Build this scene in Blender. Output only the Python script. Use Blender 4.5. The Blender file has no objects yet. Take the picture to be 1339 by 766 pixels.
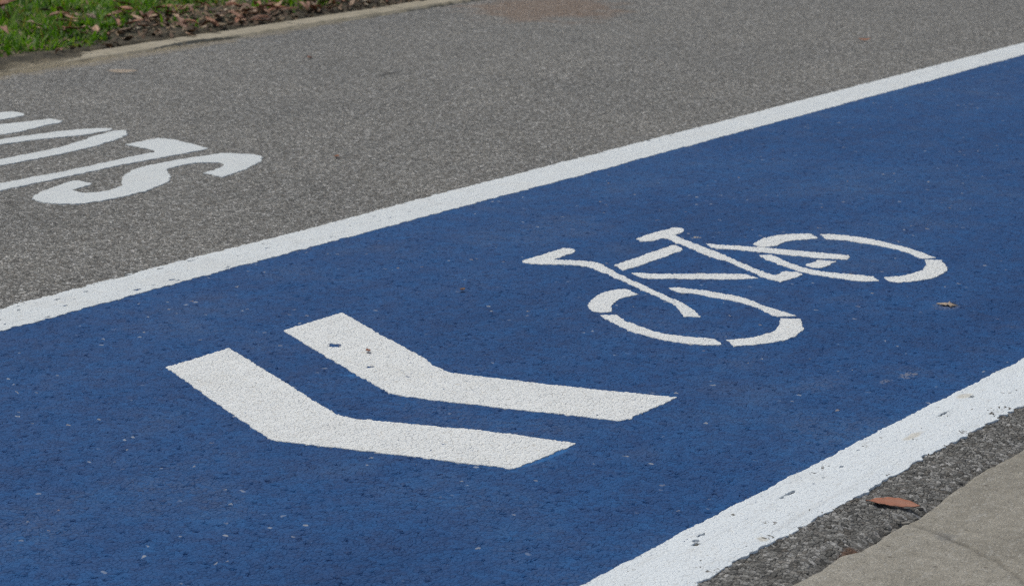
import bpy, math, random
import numpy as np
from mathutils import Vector, Euler

# World: metres. X runs along the cycle lane (away from the camera), Y across it
# (towards the grass verge), Z up.  The photographer stands on the pavement at X=Y=0.
sc = bpy.context.scene
col = sc.collection
random.seed(7)
rng = np.random.default_rng(7)
PI = math.pi

# ------------------------------------------------------------------ outlines (metres, on the ground)
T = {}
T['S'] = [(4.944, 4.3928), (4.9267, 4.3118), (5.0513, 4.3376), (5.2162, 4.4063), (5.2493, 4.454), (5.2492, 4.5061), (5.2165, 4.5671), (5.1491, 4.5814), (5.0773, 4.5906), (4.9979, 4.6), (4.9071, 4.5973), (4.8373, 4.5726), (4.7617, 4.5241), (4.7138, 4.4791), (4.6934, 4.4522), (4.648, 4.4345), (4.5843, 4.4283), (4.5485, 4.448), (4.5431, 4.4777), (4.5608, 4.5066), (4.59, 4.5194), (4.659, 4.5309), (4.6682, 4.6032), (4.5806, 4.5891), (4.4949, 4.5592), (4.4198, 4.5231), (4.3954, 4.4792), (4.3948, 4.4018), (4.4475, 4.3506), (4.5492, 4.3338), (4.6373, 4.3399), (4.7408, 4.3659), (4.8107, 4.3946), (4.8582, 4.4414), (4.9201, 4.5116), (4.9713, 4.5277), (5.0456, 4.5301), (5.0809, 4.4972), (5.0953, 4.4699), (5.0791, 4.4376), (5.0404, 4.4143)]
T['L'] = [(4.4474, 4.6617), (4.6073, 4.6635), (4.7739, 4.6654), (4.9073, 4.6705), (5.0292, 4.6611), (5.1454, 4.6515), (5.2576, 4.6521), (5.2925, 4.7495), (5.3164, 4.8386), (5.3148, 4.897), (5.1733, 4.8966), (5.1615, 4.8329), (5.1463, 4.7684), (5.1228, 4.7369), (5.0241, 4.7387), (4.9059, 4.7347), (4.7528, 4.7262), (4.6379, 4.7346), (4.5236, 4.7403)]
T['Oout'] = [(5.0422, 5.2749), (5.1807, 5.2352), (5.2637, 5.2002), (5.3337, 5.1782), (5.3622, 5.1292), (5.3471, 5.0928), (5.3588, 5.0684), (5.324, 5.0253), (5.2387, 4.9733), (5.1384, 4.9477), (5.0439, 4.9514), (4.9426, 4.9549), (4.8178, 4.9578), (4.7208, 4.9435)]
T['Oin'] = [(4.9648, 5.1951), (5.1411, 5.1512), (5.215, 5.0995), (5.204, 5.0801), (5.1166, 5.048), (4.9705, 5.0256), (4.7961, 5.0212)]
T['W1'] = [(5.4115, 5.6556), (5.4412, 5.6282), (5.4219, 5.5608), (5.3843, 5.5369), (5.3013, 5.5419)]
T['W2'] = [(5.2191, 5.4572), (5.3412, 5.4604), (5.4017, 5.4181), (5.3842, 5.3592), (5.3209, 5.3382), (5.21, 5.3372), (5.0932, 5.3274)]
T['front'] = [(3.3272, 3.0654), (3.5091, 3.0656), (3.4586, 2.9714), (3.3974, 2.8635), (3.3452, 2.7656), (3.2818, 2.6505), (3.2542, 2.5975), (3.2491, 2.5577), (3.2873, 2.4218), (3.3052, 2.3617), (3.3225, 2.2859), (3.3413, 2.1505), (3.1597, 2.1552), (3.1287, 2.3055), (3.0646, 2.5903)]
T['back'] = [(3.6778, 3.0684), (3.8677, 3.0694), (3.755, 2.8774), (3.6516, 2.689), (3.624, 2.6572), (3.598, 2.6041), (3.6176, 2.4888), (3.649, 2.3242), (3.6886, 2.1586), (3.5405, 2.1586), (3.5212, 2.1511), (3.4986, 2.1651), (3.4545, 2.3766), (3.4201, 2.5364), (3.4192, 2.6007), (3.4828, 2.7238), (3.5726, 2.8831)]
T['handlebar'] = [(4.492, 3.0437), (4.6659, 3.0455), (4.6761, 3.0198), (4.6509, 2.996), (4.5445, 2.9944), (4.5592, 2.9659), (4.5794, 2.9159), (4.5748, 2.8817), (4.4953, 2.7821), (4.429, 2.6722), (4.3683, 2.5775), (4.3249, 2.508), (4.284, 2.4669), (4.2488, 2.4337), (4.2332, 2.465), (4.3051, 2.5225), (4.3322, 2.556), (4.3842, 2.6451), (4.4566, 2.758), (4.5075, 2.8462), (4.5313, 2.8947), (4.5174, 2.9386), (4.4879, 2.9919), (4.4787, 3.0224)]
T['saddle'] = [(4.8562, 2.9614), (5.005, 2.961), (5.0266, 2.9411), (5.0086, 2.9169), (4.9763, 2.9065), (4.9414, 2.9082), (4.889, 2.8282), (4.8271, 2.7204), (4.8057, 2.6884), (4.7489, 2.61), (4.7053, 2.5402), (4.6792, 2.4967), (4.701, 2.4973), (4.7323, 2.5006), (4.7432, 2.4749), (4.728, 2.4512), (4.7012, 2.4482), (4.6605, 2.4533), (4.6341, 2.4569), (4.6424, 2.4925), (4.6826, 2.5504), (4.7253, 2.6107), (4.7596, 2.6624), (4.7584, 2.6813), (4.8269, 2.792), (4.8873, 2.8861), (4.9006, 2.9113), (4.8484, 2.917), (4.8353, 2.9362)]
T['crossbar'] = [(4.5753, 2.8471), (4.8302, 2.8521), (4.842, 2.8494), (4.8156, 2.8085), (4.7843, 2.8007), (4.5516, 2.7982), (4.5411, 2.8035)]
T['down_tube'] = [(4.5303, 2.7733), (4.5379, 2.7523), (4.5704, 2.6884), (4.6419, 2.5968), (4.6391, 2.5943), (4.6584, 2.5597), (4.6393, 2.5131), (4.5881, 2.5655), (4.5311, 2.6651), (4.4955, 2.7172), (4.5043, 2.7364)]
T['fw1'] = [(4.1996, 2.6768), (4.2281, 2.6937), (4.2758, 2.7129), (4.3299, 2.7245), (4.3767, 2.7083), (4.3825, 2.6937), (4.3587, 2.652), (4.3239, 2.6575), (4.2916, 2.6599), (4.2418, 2.6443), (4.2129, 2.6285), (4.1886, 2.6123), (4.1682, 2.6223), (4.1692, 2.6493)]
T['fw2'] = [(4.1475, 2.6158), (4.1713, 2.5893), (4.144, 2.5593), (4.1187, 2.5136), (4.0934, 2.4559), (4.0855, 2.401), (4.0989, 2.3552), (4.1062, 2.3185), (4.0725, 2.2851), (4.0558, 2.3019), (4.0408, 2.3418), (4.0399, 2.3946), (4.0579, 2.4679), (4.0866, 2.5279), (4.1253, 2.5865)]
T['fw3'] = [(4.4477, 2.6292), (4.4644, 2.5986), (4.4678, 2.5381), (4.4652, 2.4961), (4.457, 2.4478), (4.4093, 2.37), (4.3894, 2.3128), (4.3696, 2.2794), (4.3435, 2.3091), (4.3663, 2.3466), (4.4047, 2.4059), (4.4237, 2.4726), (4.42, 2.5019), (4.4311, 2.5613), (4.4182, 2.5893)]
T['fw4'] = [(4.3327, 2.297), (4.3523, 2.2599), (4.3121, 2.2305), (4.2776, 2.2132), (4.2165, 2.1963), (4.1619, 2.2032), (4.1116, 2.2279), (4.0793, 2.26), (4.1106, 2.2937), (4.1425, 2.2731), (4.1821, 2.2544), (4.232, 2.2531), (4.2927, 2.2726)]
T['rw1'] = [(4.9522, 2.699), (5.0285, 2.7168), (5.1069, 2.6963), (5.1409, 2.6466), (5.103, 2.6078), (5.073, 2.6255), (5.0318, 2.6561), (4.9626, 2.6475), (4.9406, 2.6688)]
T['rw2'] = [(5.1484, 2.6241), (5.1666, 2.5975), (5.1702, 2.5281), (5.1491, 2.4476), (5.1098, 2.36), (5.0546, 2.2825), (5.0307, 2.307), (5.0797, 2.3684), (5.1023, 2.4249), (5.1133, 2.4998), (5.1166, 2.5579), (5.1043, 2.5871)]
T['rw3'] = [(5.0216, 2.2961), (5.0411, 2.2607), (4.9808, 2.22), (4.9171, 2.1974), (4.857, 2.1978), (4.805, 2.2163), (4.7714, 2.2433), (4.7728, 2.2633), (4.8023, 2.2906), (4.8296, 2.2669), (4.8873, 2.2508), (4.934, 2.2552), (4.9705, 2.2687)]
T['rw4'] = [(4.8568, 2.6347), (4.8742, 2.6091), (4.8459, 2.5706), (4.8044, 2.5118), (4.7817, 2.4547), (4.7833, 2.3931), (4.8, 2.3134), (4.7644, 2.2852), (4.7363, 2.3168), (4.7377, 2.3787), (4.7429, 2.4523), (4.7784, 2.5162), (4.8097, 2.5788)]
T['chain_stay'] = [(4.899, 2.7951), (4.9043, 2.7691), (4.9077, 2.746), (4.937, 2.6668), (4.951, 2.5568), (4.969, 2.46), (4.9482, 2.445), (4.9225, 2.4412), (4.9008, 2.5076), (4.8947, 2.5968), (4.872, 2.7259), (4.8669, 2.7335), (4.8651, 2.7612)]
T['seat_stay'] = [(4.8215, 2.4936), (4.8856, 2.4951), (4.8971, 2.451), (4.8695, 2.4505), (4.8059, 2.4493), (4.808, 2.4729)]
T['pave'] = [(2.9095, 1.5186), (2.9824, 1.5126), (3.0564, 1.5165), (3.0898, 1.499), (3.1564, 1.4974), (3.1989, 1.5006), (3.2525, 1.5), (3.2874, 1.4945), (3.353, 1.5028), (3.4443, 1.5086), (3.5356, 1.5176), (3.5908, 1.5142), (3.6377, 1.5113), (3.7302, 1.5113)]
T['lineA_top'] = [(3.5003, 3.6854), (3.5727, 3.6919), (3.6508, 3.6797), (3.8555, 3.6728), (4.1434, 3.681), (4.3326, 3.6803), (5.2826, 3.6826), (6.8239, 3.6893), (8.9396, 3.7032)]
T['lineA_bot'] = [(3.3577, 3.5384), (3.5612, 3.5472), (4.0482, 3.5298), (5.0667, 3.5322), (6.5235, 3.5256), (8.5084, 3.5218)]
T['lineB_top'] = [(2.7519, 1.7495), (3.0533, 1.7645), (3.384, 1.786), (3.7407, 1.7827), (4.0559, 1.7361), (4.2919, 1.7476)]
T['lineB_bot'] = [(2.8337, 1.6298), (3.0306, 1.6406), (3.2067, 1.6379), (3.4554, 1.6298), (3.6308, 1.6238), (3.7718, 1.6276), (3.9944, 1.6224)]
T['kerb_bot'] = [(5.9791, 6.2407), (6.1401, 6.2133), (6.422, 6.2527), (6.6247, 6.2015), (6.8549, 6.2173), (7.4574, 6.3094), (7.7501, 6.3125), (8.0981, 6.2909), (8.4523, 6.2871), (8.925, 6.3237)]
T['kerb_top'] = [(6.8266, 6.4202), (7.0195, 6.4284), (7.2021, 6.4617), (7.4301, 6.4575), (7.6161, 6.4429), (7.7986, 6.4124), (8.0939, 6.4219), (8.3966, 6.4264), (8.8012, 6.4487)]
T['grass_edge'] = [(6.3576, 6.6309), (6.5164, 6.5541), (6.7704, 6.5845), (6.9865, 6.6903), (7.2361, 6.6782), (7.2736, 6.4892), (7.5261, 6.5282), (7.7605, 6.5644), (8.1638, 6.5227), (8.554, 6.5338), (8.7806, 6.5351)]
T['crack'] = [(3.2469, 1.4973), (3.2184, 1.4276), (3.1797, 1.3554), (3.1486, 1.3003), (3.1164, 1.2668)]
T['chipsB'] = [(3.2939, 1.7213), (3.2662, 1.7206), (2.9979, 1.7184), (3.0397, 1.7335), (3.8577, 1.7161), (3.3614, 1.7142), (3.4687, 1.7191), (3.9934, 1.721), (3.4004, 1.7154), (3.0727, 1.6524), (3.5737, 1.7402), (3.365, 1.5808)]
T['chipsA'] = [(3.5893, 3.5854), (3.6193, 3.6398), (3.4969, 3.5433), (3.3937, 3.5366), (3.5068, 3.6371), (3.6397, 3.6099), (3.8992, 3.5684), (3.9038, 3.5526), (3.7842, 3.5631), (3.9695, 3.6677), (4.075, 3.6648)]
T['leafpix'] = [(7.1684, 7.431), (6.5647, 6.8035), (6.7763, 6.9118), (6.7602, 6.8501), (6.9567, 6.9086), (6.9497, 6.8312), (6.8051, 6.6581), (7.9704, 7.2256), (7.8059, 6.9952), (7.7891, 7.0711), (7.6892, 6.8152), (7.4051, 6.8456), (7.1507, 6.6691), (7.3294, 6.6321), (7.5803, 6.6365), (8.2368, 7.0527), (8.0341, 6.8158), (7.8571, 7.6084), (7.4597, 7.0532), (8.2605, 6.9633), (8.1122, 6.7536), (8.2981, 6.7998), (8.4319, 6.8222), (8.5081, 6.7107), (8.5804, 6.6602)]
T['chipst'] = [(3.7382, 3.475), (3.2206, 1.5131), (3.2015, 1.5134), (3.2529, 1.5149), (3.2923, 1.5144), (3.3271, 1.5141), (3.2799, 1.5223), (3.0596, 1.52), (3.3769, 1.5149), (3.1951, 1.5227), (3.4473, 1.5177)]
CAM_H, CAM_PITCH, CAM_YAW, CAM_LENS = 1.1768, 12.936, 34.345, 86.03

# ------------------------------------------------------------------ small helpers
def tag(o, label=None, cat=None, group=None, kind=None):
    if label: o['label'] = label
    if cat: o['category'] = cat
    if group: o['group'] = group
    if kind: o['kind'] = kind
    return o

def hash2(ix, iy, seed):
    h = (ix.astype(np.int64) * 374761393 + iy.astype(np.int64) * 668265263 + seed * 974634777) & 0xffffffff
    h = ((h ^ (h >> 13)) * 1274126177) & 0xffffffff
    h = (h ^ (h >> 16)) & 0xffffffff
    return h.astype(np.float64) / 4294967295.0

def vnoise(x, y, lam, seed=0):
    """smooth value noise in -1..1 with feature size lam"""
    x = np.asarray(x, float) / lam; y = np.asarray(y, float) / lam
    ix = np.floor(x); iy = np.floor(y)
    fx = x - ix; fy = y - iy
    fx = fx * fx * (3 - 2 * fx); fy = fy * fy * (3 - 2 * fy)
    a = hash2(ix, iy, seed); b = hash2(ix + 1, iy, seed)
    c = hash2(ix, iy + 1, seed); d = hash2(ix + 1, iy + 1, seed)
    return 2 * ((a + (b - a) * fx) * (1 - fy) + (c + (d - c) * fx) * fy) - 1

def axis(lo, f0, f1, hi, s0, s1=None, grow=1.25):
    """grid lines: fine between f0 and f1 (spacing s0 -> s1), growing outwards to lo and hi"""
    s1 = s1 or s0
    a = [f0]
    while a[-1] < f1:
        t = (a[-1] - f0) / (f1 - f0)
        a.append(a[-1] + s0 + (s1 - s0) * t)
    s = s1
    while a[-1] < hi:
        s *= grow; a.append(min(hi, a[-1] + s))
    b = []; s = s0; x = f0
    while x > lo:
        s *= grow; x = max(lo, x - s); b.append(x)
    return np.array(b[::-1] + a)

def mesh_object(name, verts, quads, tris, mat, parent=None):
    me = bpy.data.meshes.new(name)
    verts = np.asarray(verts, np.float32)
    quads = np.asarray(quads, np.int32).reshape(-1, 4); tris = np.asarray(tris, np.int32).reshape(-1, 3)
    nq, nt = len(quads), len(tris)
    me.vertices.add(len(verts)); me.vertices.foreach_set('co', verts.ravel())
    me.loops.add(nq * 4 + nt * 3)
    me.loops.foreach_set('vertex_index', np.concatenate([quads.ravel(), tris.ravel()]).astype(np.int32))
    me.polygons.add(nq + nt)
    st = np.concatenate([np.arange(nq) * 4, nq * 4 + np.arange(nt) * 3]).astype(np.int32)
    me.polygons.foreach_set('loop_start', st)
    me.polygons.foreach_set('use_smooth', np.ones(nq + nt, bool))
    me.update(calc_edges=True); me.validate()
    me.materials.append(mat)
    o = bpy.data.objects.new(name, me); col.objects.link(o)
    if parent: o.parent = parent
    return o

def sheet(name, us, vs, mat, zf, sdf=None, skirt=0.006, parent=None, origin=None):
    """Sheet over the grid us x vs at height zf(U, V); where sdf (>0 inside) is given the
    sheet is cut along its zero line and gets a short skirt so that it has an edge."""
    U, V = np.meshgrid(us, vs, indexing='ij')
    nu, nv = U.shape
    idx = np.arange(nu * nv).reshape(nu, nv)
    if sdf is None:
        q = np.stack([idx[:-1, :-1], idx[1:, :-1], idx[1:, 1:], idx[:-1, 1:]], -1).reshape(-1, 4)
        return mesh_object(name, np.stack([U, V, zf(U, V)], -1).reshape(-1, 3), q, [], mat, parent)
    S = sdf(U, V)
    ins = S > 0
    n4 = ins[:-1, :-1].astype(int) + ins[1:, :-1] + ins[1:, 1:] + ins[:-1, 1:]
    full = n4 == 4
    q = np.stack([idx[:-1, :-1][full], idx[1:, :-1][full], idx[1:, 1:][full], idx[:-1, 1:][full]], -1)
    pu = U.ravel().tolist(); pv = V.ravel().tolist(); Sf = S.ravel()
    cut = {}
    def cross(a, b):
        k = (a, b) if a < b else (b, a)
        if k not in cut:
            t = Sf[k[0]] / (Sf[k[0]] - Sf[k[1]])
            pu.append(pu[k[0]] + t * (pu[k[1]] - pu[k[0]])); pv.append(pv[k[0]] + t * (pv[k[1]] - pv[k[0]]))
            cut[k] = len(pu) - 1
        return cut[k]
    tris = []; segs = []
    for i, j in np.argwhere((n4 > 0) & (n4 < 4)):
        c = [int(idx[i, j]), int(idx[i + 1, j]), int(idx[i + 1, j + 1]), int(idx[i, j + 1])]
        poly = []; cr = []
        for k in range(4):
            a, b = c[k], c[(k + 1) % 4]
            if Sf[a] > 0: poly.append(a)
            if (Sf[a] > 0) != (Sf[b] > 0):
                x = cross(a, b); cr.append((x, Sf[a] > 0)); poly.append(x)
        for k in range(1, len(poly) - 1): tris.append((poly[0], poly[k], poly[k + 1]))
        m = len(cr)
        for k in range(m):
            if cr[k][1]: segs.append((cr[k][0], cr[(k + 1) % m][0]))
    pu = np.array(pu); pv = np.array(pv)
    z = zf(pu, pv)
    verts = np.stack([pu, pv, z], -1)
    low = {}; extra = []; qs = []
    nb = len(verts)
    for a, b in segs:
        for x in (a, b):
            if x not in low:
                low[x] = nb + len(extra); extra.append((pu[x], pv[x], z[x] - skirt))
        qs.append((b, a, low[a], low[b]))
    if extra: verts = np.concatenate([verts, np.array(extra)])
    q = np.concatenate([q, np.array(qs, int).reshape(-1, 4)])
    tris = np.array(tris, int).reshape(-1, 3)
    used = np.zeros(len(verts), bool); used[q.ravel()] = True; used[tris.ravel()] = True
    re = np.cumsum(used) - 1
    verts = verts[used]
    o = mesh_object(name, verts, re[q], re[tris], mat, parent)
    return o

def chaikin(p, n=2, sharp=48):
    p = [np.array(x) for x in p]
    for it in range(n):
        out = []
        m = len(p)
        keep = []
        for i in range(m):
            a, b, c = p[i - 1], p[i], p[(i + 1) % m]
            u, w = b - a, c - b
            ang = abs(math.degrees(math.atan2(u[0] * w[1] - u[1] * w[0], u @ w)))
            keep.append(ang > sharp)
        for i in range(m):
            a, b, c = p[i - 1], p[i], p[(i + 1) % m]
            if keep[i]: out.append(b)
            else: out += [b + (a - b) * .25, b + (c - b) * .25]
        p = out
    return np.array(p)

def poly_sdf(P, U, V):
    """signed distance to polygon, >0 inside"""
    P = np.asarray(P, float)
    best = np.full(U.shape, 1e9); inside = np.zeros(U.shape, bool)
    for a, b in zip(P, np.roll(P, -1, 0)):
        d = b - a; L = max(d @ d, 1e-12)
        t = np.clip(((U - a[0]) * d[0] + (V - a[1]) * d[1]) / L, 0, 1)
        best = np.minimum(best, (U - a[0] - t * d[0]) ** 2 + (V - a[1] - t * d[1]) ** 2)
        if a[1] != b[1]:
            c = ((a[1] > V) != (b[1] > V)) & (U < (b[0] - a[0]) * (V - a[1]) / (b[1] - a[1]) + a[0])
            inside ^= c
    d = np.sqrt(best)
    return np.where(inside, d, -d)

def ragged(U, V, amp=.0022, seed=3):
    return amp * vnoise(U, V, .009, seed) + amp * .8 * vnoise(U, V, .024, seed + 1)

def chip(U, V, cu, cv, ru, rv, seed=0):
    """>0 outside a worn-off chip"""
    r = np.sqrt(((U - cu) / ru) ** 2 + ((V - cv) / rv) ** 2) + .55 * vnoise(U, V, .45 * min(ru, rv) + .002, seed)
    return (r - 1) * min(ru, rv)

# ------------------------------------------------------------------ node helpers
class NT:
    def __init__(s, name):
        s.m = bpy.data.materials.new(name); s.m.use_nodes = True
        s.t = s.m.node_tree; s.t.nodes.clear()
        s.out = s.t.nodes.new('ShaderNodeOutputMaterial')
        s.b = s.t.nodes.new('ShaderNodeBsdfPrincipled')
        s.t.links.new(s.b.outputs[0], s.out.inputs['Surface'])
        s.geo = s.t.nodes.new('ShaderNodeNewGeometry')
        s.pos = s.geo.outputs['Position']
    def put(s, sock, v):
        if hasattr(v, 'is_linked') or hasattr(v, 'node'): s.t.links.new(v, sock)
        else: sock.default_value = v
    def n(s, typ, **kw):
        x = s.t.nodes.new(typ)
        for k, v in kw.items():
            if k.startswith('i_'): s.put(x.inputs[k[2:].replace('_', ' ')], v)
            else: setattr(x, k, v)
        return x
    def math(s, op, a, b=0., c=None, clamp=False):
        x = s.t.nodes.new('ShaderNodeMath'); x.operation = op; x.use_clamp = clamp
        s.put(x.inputs[0], a); s.put(x.inputs[1], b)
        if c is not None: s.put(x.inputs[2], c)
        return x.outputs[0]
    def mapr(s, v, a, b, c=0., d=1., smooth=True):
        x = s.t.nodes.new('ShaderNodeMapRange'); x.interpolation_type = 'SMOOTHSTEP' if smooth else 'LINEAR'
        for k, y in zip(('Value', 'From Min', 'From Max', 'To Min', 'To Max'), (v, a, b, c, d)): s.put(x.inputs[k], y)
        return x.outputs[0]
    def mix(s, f, a, b, blend='MIX'):
        x = s.t.nodes.new('ShaderNodeMix'); x.data_type = 'RGBA'; x.blend_type = blend
        s.put(x.inputs[0], f); s.put(x.inputs[6], a); s.put(x.inputs[7], b)
        return x.outputs[2]
    def noise(s, scale, detail=2., rough=.5, vec=None, dim='2D', out=0, dist=0.):
        x = s.t.nodes.new('ShaderNodeTexNoise'); x.noise_dimensions = dim
        s.t.links.new(vec or s.pos, x.inputs['Vector'])
        x.inputs['Scale'].default_value = scale; x.inputs['Detail'].default_value = detail
        x.inputs['Roughness'].default_value = rough; x.inputs['Distortion'].default_value = dist
        return x.outputs[out]
    def voro(s, scale, feature='F1', vec=None, rand=1.):
        x = s.t.nodes.new('ShaderNodeTexVoronoi'); x.voronoi_dimensions = '2D'; x.feature = feature
        s.t.links.new(vec or s.pos, x.inputs['Vector']); x.inputs['Scale'].default_value = scale
        x.inputs['Randomness'].default_value = rand
        return x
    def ramp(s, v, stops):
        x = s.t.nodes.new('ShaderNodeValToRGB'); s.put(x.inputs[0], v)
        e = x.color_ramp.elements
        while len(e) < len(stops): e.new(.5)
        for k, (p, c) in zip(e, stops):
            k.position = p; k.color = (*c, 1) if len(c) == 3 else c
        return x.outputs[0]
    def spot(s, u, v, ru, rv, ang=0., wob=.5, wscale=8.):
        """1 inside a soft irregular stain at (u, v)"""
        mp = s.n('ShaderNodeMapping', vector_type='TEXTURE')
        s.t.links.new(s.pos, mp.inputs[0])
        mp.inputs['Location'].default_value = (u, v, 0); mp.inputs['Rotation'].default_value = (0, 0, ang)
        mp.inputs['Scale'].default_value = (ru, rv, 1e3)
        L = s.n('ShaderNodeVectorMath', operation='LENGTH'); s.t.links.new(mp.outputs[0], L.inputs[0])
        w = s.math('MULTIPLY_ADD', s.noise(wscale, 3.), wob * 2, -wob)
        return s.mapr(s.math('ADD', L.outputs['Value'], w), .45, 1.05, 1., 0.)
    def displace(s, h, amp):
        x = s.n('ShaderNodeDisplacement', space='OBJECT')
        x.inputs['Midlevel'].default_value = 0.; x.inputs['Scale'].default_value = amp
        s.put(x.inputs['Height'], h)
        z = s.n('ShaderNodeCombineXYZ'); z.inputs[2].default_value = 1.
        s.t.links.new(z.outputs[0], x.inputs['Normal'])
        s.t.links.new(x.outputs[0], s.out.inputs['Displacement'])
        s.m.displacement_method = 'BOTH'
    def sep(s, c):
        x = s.n('ShaderNodeSeparateColor'); s.t.links.new(c, x.inputs[0]); return x.outputs

def stones(N, scale=105., fine=.22):
    """the aggregate field that every layer of the surfacing follows: (height 0..1, per-stone randoms, distance to a stone's edge)"""
    wv = N.n('ShaderNodeVectorMath', operation='SCALE'); N.t.links.new(N.noise(160., 1., out=1), wv.inputs[0]); wv.inputs['Scale'].default_value = .004
    ad = N.n('ShaderNodeVectorMath', operation='ADD'); N.t.links.new(N.pos, ad.inputs[0]); N.t.links.new(wv.outputs[0], ad.inputs[1])
    p = ad.outputs[0]
    f = N.voro(scale, 'F1', p); e = N.voro(scale, 'DISTANCE_TO_EDGE', p)
    r = N.sep(f.outputs['Color'])
    dome = N.mapr(e.outputs['Distance'], 0., .17)
    df = N.n('ShaderNodeVectorMath', operation='SUBTRACT'); N.t.links.new(p, df.inputs[0]); N.t.links.new(f.outputs['Position'], df.inputs[1])
    rc = N.n('ShaderNodeVectorMath', operation='SUBTRACT'); N.t.links.new(f.outputs['Color'], rc.inputs[0]); rc.inputs[1].default_value = (.5, .5, 0)
    dt = N.n('ShaderNodeVectorMath', operation='DOT_PRODUCT'); N.t.links.new(df.outputs[0], dt.inputs[0]); N.t.links.new(rc.outputs[0], dt.inputs[1])
    tilt = N.math('MULTIPLY', dt.outputs['Value'], scale * .9)
    lift = N.math('ADD', N.math('MULTIPLY_ADD', r[0], .62, .25), tilt)
    h = N.math('MULTIPLY', dome, lift)
    small = N.math('SUBTRACT', .5, N.voro(scale * 2.3, 'F1', p).outputs['Distance'])
    h = N.math('MULTIPLY_ADD', small, .26, h)
    h = N.math('MAXIMUM', h, 0.)
    h = N.math('MULTIPLY_ADD', N.noise(420., 2.), fine, h)
    h = N.math('MULTIPLY', h, .82)
    return h, r, e.outputs['Distance']

A = .0046          # stone relief of the bare asphalt (m)

def mat_asphalt(scale=105., amp=A, gain=1.):
    N = NT('asphalt_aggregate')
    h, r, e = stones(N, scale)
    c = N.ramp(r[1], [(0, (.062, .061, .058)), (.25, (.125, .122, .115)), (.55, (.182, .178, .168)), (.8, (.25, .245, .233)), (.93, (.325, .318, .305)), (1, (.43, .42, .405))])
    c = N.mix(N.math('MULTIPLY', N.mapr(r[2], .6, 1.), .25), c, (.20, .165, .13, 1), 'MIX')
    c = N.mix(N.mapr(e, .015, .085, .78, 0.), c, (.055, .053, .05, 1))                     # bitumen between stones
    fine = N.noise(520., 2., .7)
    c = N.mix(1., c, N.ramp(fine, [(.25, (.62,) * 3), (.75, (1.3,) * 3)]), 'MULTIPLY')
    big = N.noise(1.7, 4., .6)
    c = N.mix(1., c, N.ramp(big, [(.25, tuple(gain * x for x in (.9, .905, .91))), (.75, tuple(gain * x for x in (1.10, 1.09, 1.07)))]), 'MULTIPLY')
    # rust wash on the path, a tar streak and the reddish soil in the crumbled gap beside the pavement
    rust = N.math('MULTIPLY', N.spot(8.86, 5.86, .62, .42, .5, .6, 6.), .36)
    c = N.mix(rust, c, (.25, .125, .055, 1))
    for (u, v, ru, rv, a, k) in ((6.82, 5.18, .13, .016, .14, .75), (6.55, 4.95, .05, .012, .3, .5), (4.9, 4.15, .10, .010, .2, .4)):
        c = N.mix(N.math('MULTIPLY', N.spot(u, v, ru, rv, a, .5, 40.), k), c, (.045, .045, .046, 1))
    c = N.mix(N.math('MULTIPLY', N.spot(3.105, 1.522, .045, .014, .1, .5, 60.), .8), c, (.13, .06, .03, 1))
    dust = N.math('MULTIPLY', N.spot(6.8, 6.26, 1.3, .07, .03, .8, 9.), .5)
    c = N.mix(dust, c, (.30, .25, .175, 1))
    N.put(N.b.inputs['Base Color'], c); N.b.inputs['Roughness'].default_value = .85
    N.b.inputs['Specular IOR Level'].default_value = .35
    N.displace(h, amp)
    return N.m

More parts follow.
